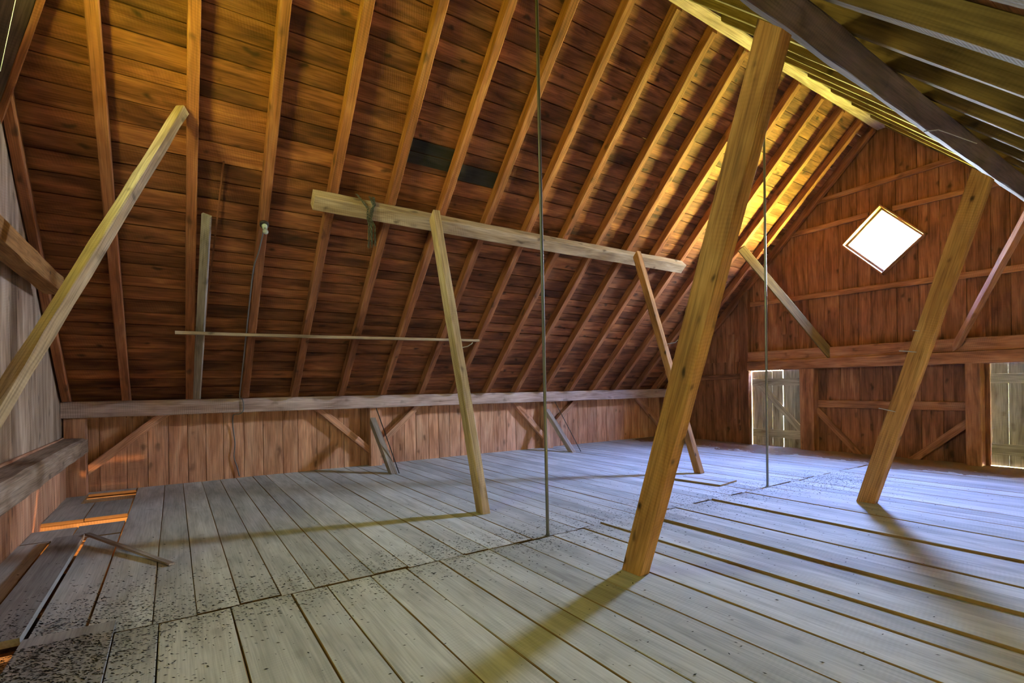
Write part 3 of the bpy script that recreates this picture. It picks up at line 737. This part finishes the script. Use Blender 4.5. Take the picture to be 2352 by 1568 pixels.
def smooth_pts(p, k=4):
    out = []
    for i in range(len(p) - 1):
        a, b, c, e = p[max(i - 1, 0)], p[i], p[i + 1], p[min(i + 2, len(p) - 1)]
        for j in range(k):
            t = j / k
            out.append(.5 * ((2 * b) + (c - a) * t + (2 * a - 5 * b + 4 * c - e) * t * t + (3 * b - a - 3 * c + e) * t ** 3))
    out.append(p[-1]); return out
mm = MB(); mm.tube(smooth_pts(pts), .0095, 8)
tag(mm.build('lamp_cable', 'cable', origin=pts[0], smooth=True), 'thin dark cable running down the fourth rafter, looping over the wall plate to the floor', 'cable')

# ------------------------------------------------------------------ chain over the purlin
mm = MB()
def strand(p):
    L = 0; i = 0; st = .036
    # walk the polyline
    segs = list(zip(p, p[1:])); acc = 0; pos = 0
    for a, b in segs:
        ln = (b - a).length; d = (b - a) / ln
        while pos < acc + ln:
            q = a + d * (pos - acc)
            A = d; Bv = d.cross(V((1, .3, .2))).normalized() if i % 2 else d.cross(d.cross(V((1, .3, .2)))).normalized()
            mm.ring(q, A, Bv, .026, .014, .0045, 10, 5); pos += st; i += 1
        acc += ln
top_e, mid_e, low_e = V((0, 7.18, 4.31)), V((0, 7.035, 4.165)), V((0, 7.185, 4.015))
o_ = -.012
for k, (xa, xb, dz) in enumerate(((2.20, 2.33, 0), (2.42, 2.36, .0), (2.44, 2.34, .09), (2.38, 2.38, .04))):
    xm = (xa + xb) / 2
    ptsc = [V((xa, 7.16, 4.34)), V((xa + (xb - xa) * .4, 7.02, 4.185)), V((xm + (xb - xa) * .3, 7.03, 4.13)), V((xb, 7.12, 4.02)), V((xb + .01 * k, 7.06, 3.9)), V((xb + .015 * k - .01, 7.06, 3.60 + dz))]
    strand(ptsc)
tag(mm.build('chain', 'chainm', origin=(2.3, 7.1, 4.2)), 'rusty link chain draped over the pale purlin, hanging in strands', 'chain')

# ------------------------------------------------------------------ loose boards on the floor
def loose(name, corners, z0, z1, mat, label, tilt=(0, 0)):
    """board given by its four floor corners (x,y), bottom z0, top z1"""
    (ax, ay), (bx, by), (cx_, cy_), (dx, dy) = corners
    mm = MB(); o = V((rnd.uniform(0, 50),) * 3); b = 0; p = rnd.random()
    for z in (z0, z1):
        for (x, y) in corners: mm.v.append(V((x, y, z))); mm.wc.append((y + o.x, x + o.y, z + o.z)); mm.pr.append(p)
    mm.f = [(3, 2, 1, 0), (4, 5, 6, 7)] + [(i, (i + 1) % 4, 4 + (i + 1) % 4, 4 + i) for i in range(4)]
    return tag(mm.build(name, mat, origin=(ax, ay, z0)), label, 'board')
loose('loose_board', [(-1.075, 4.42), (-.83, 4.42), (-.83, 7.24), (-1.075, 7.24)], .001, .05, 'dusty', 'raised grey board with a bright cut edge lying over the floor opening at the left')
loose('loose_board', [(-.83, 3.0), (-.345, 3.0), (-.35, 4.44), (-.82, 4.44)], .002, .026, 'dusty', 'wide grey board strewn with dark chaff in the bottom left corner')
beam('lath', (-.80, 7.17, .06), (-.03, 5.62, .012), .05, .018, 'grey', 'loose thin lath lying askew across the floorboards at the left', 'lath', (1, .5, 0), n=3, c=.002)
loose('loose_board', [(7.02, 4.74), (7.27, 4.76), (7.13, 5.80), (6.90, 5.78)], .002, .026, 'floor', 'nearer of two short boards lying on the floor by the half hidden leaning post')
loose('loose_board', [(7.315, 4.78), (7.57, 4.81), (7.43, 5.58), (7.19, 5.56)], .002, .026, 'floor', 'farther of two short boards lying on the floor by the half hidden leaning post')

# twine on the dark purlin
mm = MB(); mm.tube([(5.55, 1.68, 3.80), (5.7, 1.62, 3.83), (6.6, 1.58, 3.92)], .004, 5)
tag(mm.build('twine', 'twine', origin=(5.55, 1.68, 3.8)), 'thin pale twine stretched along the dark purlin at upper right', 'twine')
mm = MB(); mm.tube([(-.87, 4.9, 4.52), (-1.0, 5.02, 3.9)], .002, 5)
tag(mm.build('twine', 'twine', origin=(-.87, 4.9, 4.5)), 'thin pale twine hanging in the top left corner', 'twine')

# ------------------------------------------------------------------ chaff scattered over the floor
def floor_z(x, y):
    if y < 4.29:
        if -.83 < x < -.345 and y > 3.0: return .027
        for a, b, z in FLOOR_H:
            if a <= x < b: return max(z, 0) + .001
    if -1.075 < x < -.83 and 4.42 < y < 7.24: return .051
    return .001
def scatter(name, mat, n_, sampler, label, smin, smax):
    mm = MB()
    for _ in range(n_):
        x, y = sampler()
        if x < -1.36 or x > XF - .05 or y > 10.4 or y < -1.4: continue
        if -1.12 < x < -1.06 and 4.4 < y < 7.3: continue
        z = floor_z(x, y); a = rnd.uniform(0, 6.28) if rnd.random() < .35 else rnd.gauss(2.6, .35)
        l = rnd.uniform(smin, smax); w = l * rnd.uniform(.18, .4); h = w * rnd.uniform(.4, .9)
        ca, sa = math.cos(a), math.sin(a); b = len(mm.v); be = rnd.uniform(-.4, .4) * w
        for (p, q, r) in ((-l, be, 0), (0, -w, 0), (l, be, h * .3), (0, w, 0), (0, 0, h)):
            mm.v.append(V((x + p * ca - q * sa, y + p * sa + q * ca, z + r))); mm.wc.append((x, y, z)); mm.pr.append(.5)
        mm.f += [(b, b + 1, b + 4), (b + 1, b + 2, b + 4), (b + 2, b + 3, b + 4), (b + 3, b, b + 4)]
    o = mm.build(name, mat); o['kind'] = 'stuff'; o['label'] = label; o['category'] = 'chaff'
    return o
def samp():
    r = rnd.random()
    if r < .30: return rnd.gauss(-.62, .25), rnd.gauss(3.95, .55)
    if r < .38: return rnd.gauss(-.2, .5), rnd.gauss(4.6, .7)
    if r < .56: return rnd.uniform(-.2, 3.2), rnd.gauss(4.35, .3)
    if r < .74: return rnd.uniform(3.0, 7.8), rnd.gauss(4.3, .35)
    if r < .90: return rnd.gauss(8.75, .55), rnd.gauss(3.95, .38)
    if r < .95: return rnd.uniform(2, 10), rnd.uniform(2, 7)
    return rnd.uniform(-1.3, 6), rnd.uniform(.5, 6.5)
scatter('chaff', 'chaff', 13000, samp, 'dark chaff and droppings strewn over the floorboards', .006, .016)
scatter('chaff', 'straw', 500, samp, 'few pale straw bits strewn among the dark chaff', .003, .007)
# brown layer painting the dim floor below the far gable window
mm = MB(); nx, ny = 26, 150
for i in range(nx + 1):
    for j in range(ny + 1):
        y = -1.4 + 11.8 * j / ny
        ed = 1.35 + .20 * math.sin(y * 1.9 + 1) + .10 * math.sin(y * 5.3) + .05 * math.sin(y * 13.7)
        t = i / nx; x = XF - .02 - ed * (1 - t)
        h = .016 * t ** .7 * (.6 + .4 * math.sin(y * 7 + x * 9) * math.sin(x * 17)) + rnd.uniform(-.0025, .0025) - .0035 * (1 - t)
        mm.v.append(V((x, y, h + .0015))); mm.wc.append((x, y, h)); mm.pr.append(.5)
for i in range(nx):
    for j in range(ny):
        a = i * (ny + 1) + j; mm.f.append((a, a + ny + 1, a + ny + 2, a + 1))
o = mm.build('floor_shade', 'floor_shade'); o['kind'] = 'stuff'; o['label'] = 'brown layer painting the dim floor along the far gable wall'; o['category'] = 'floor_shade'
for o in list(C.objects):
    if '_o' in o: del o['_o']
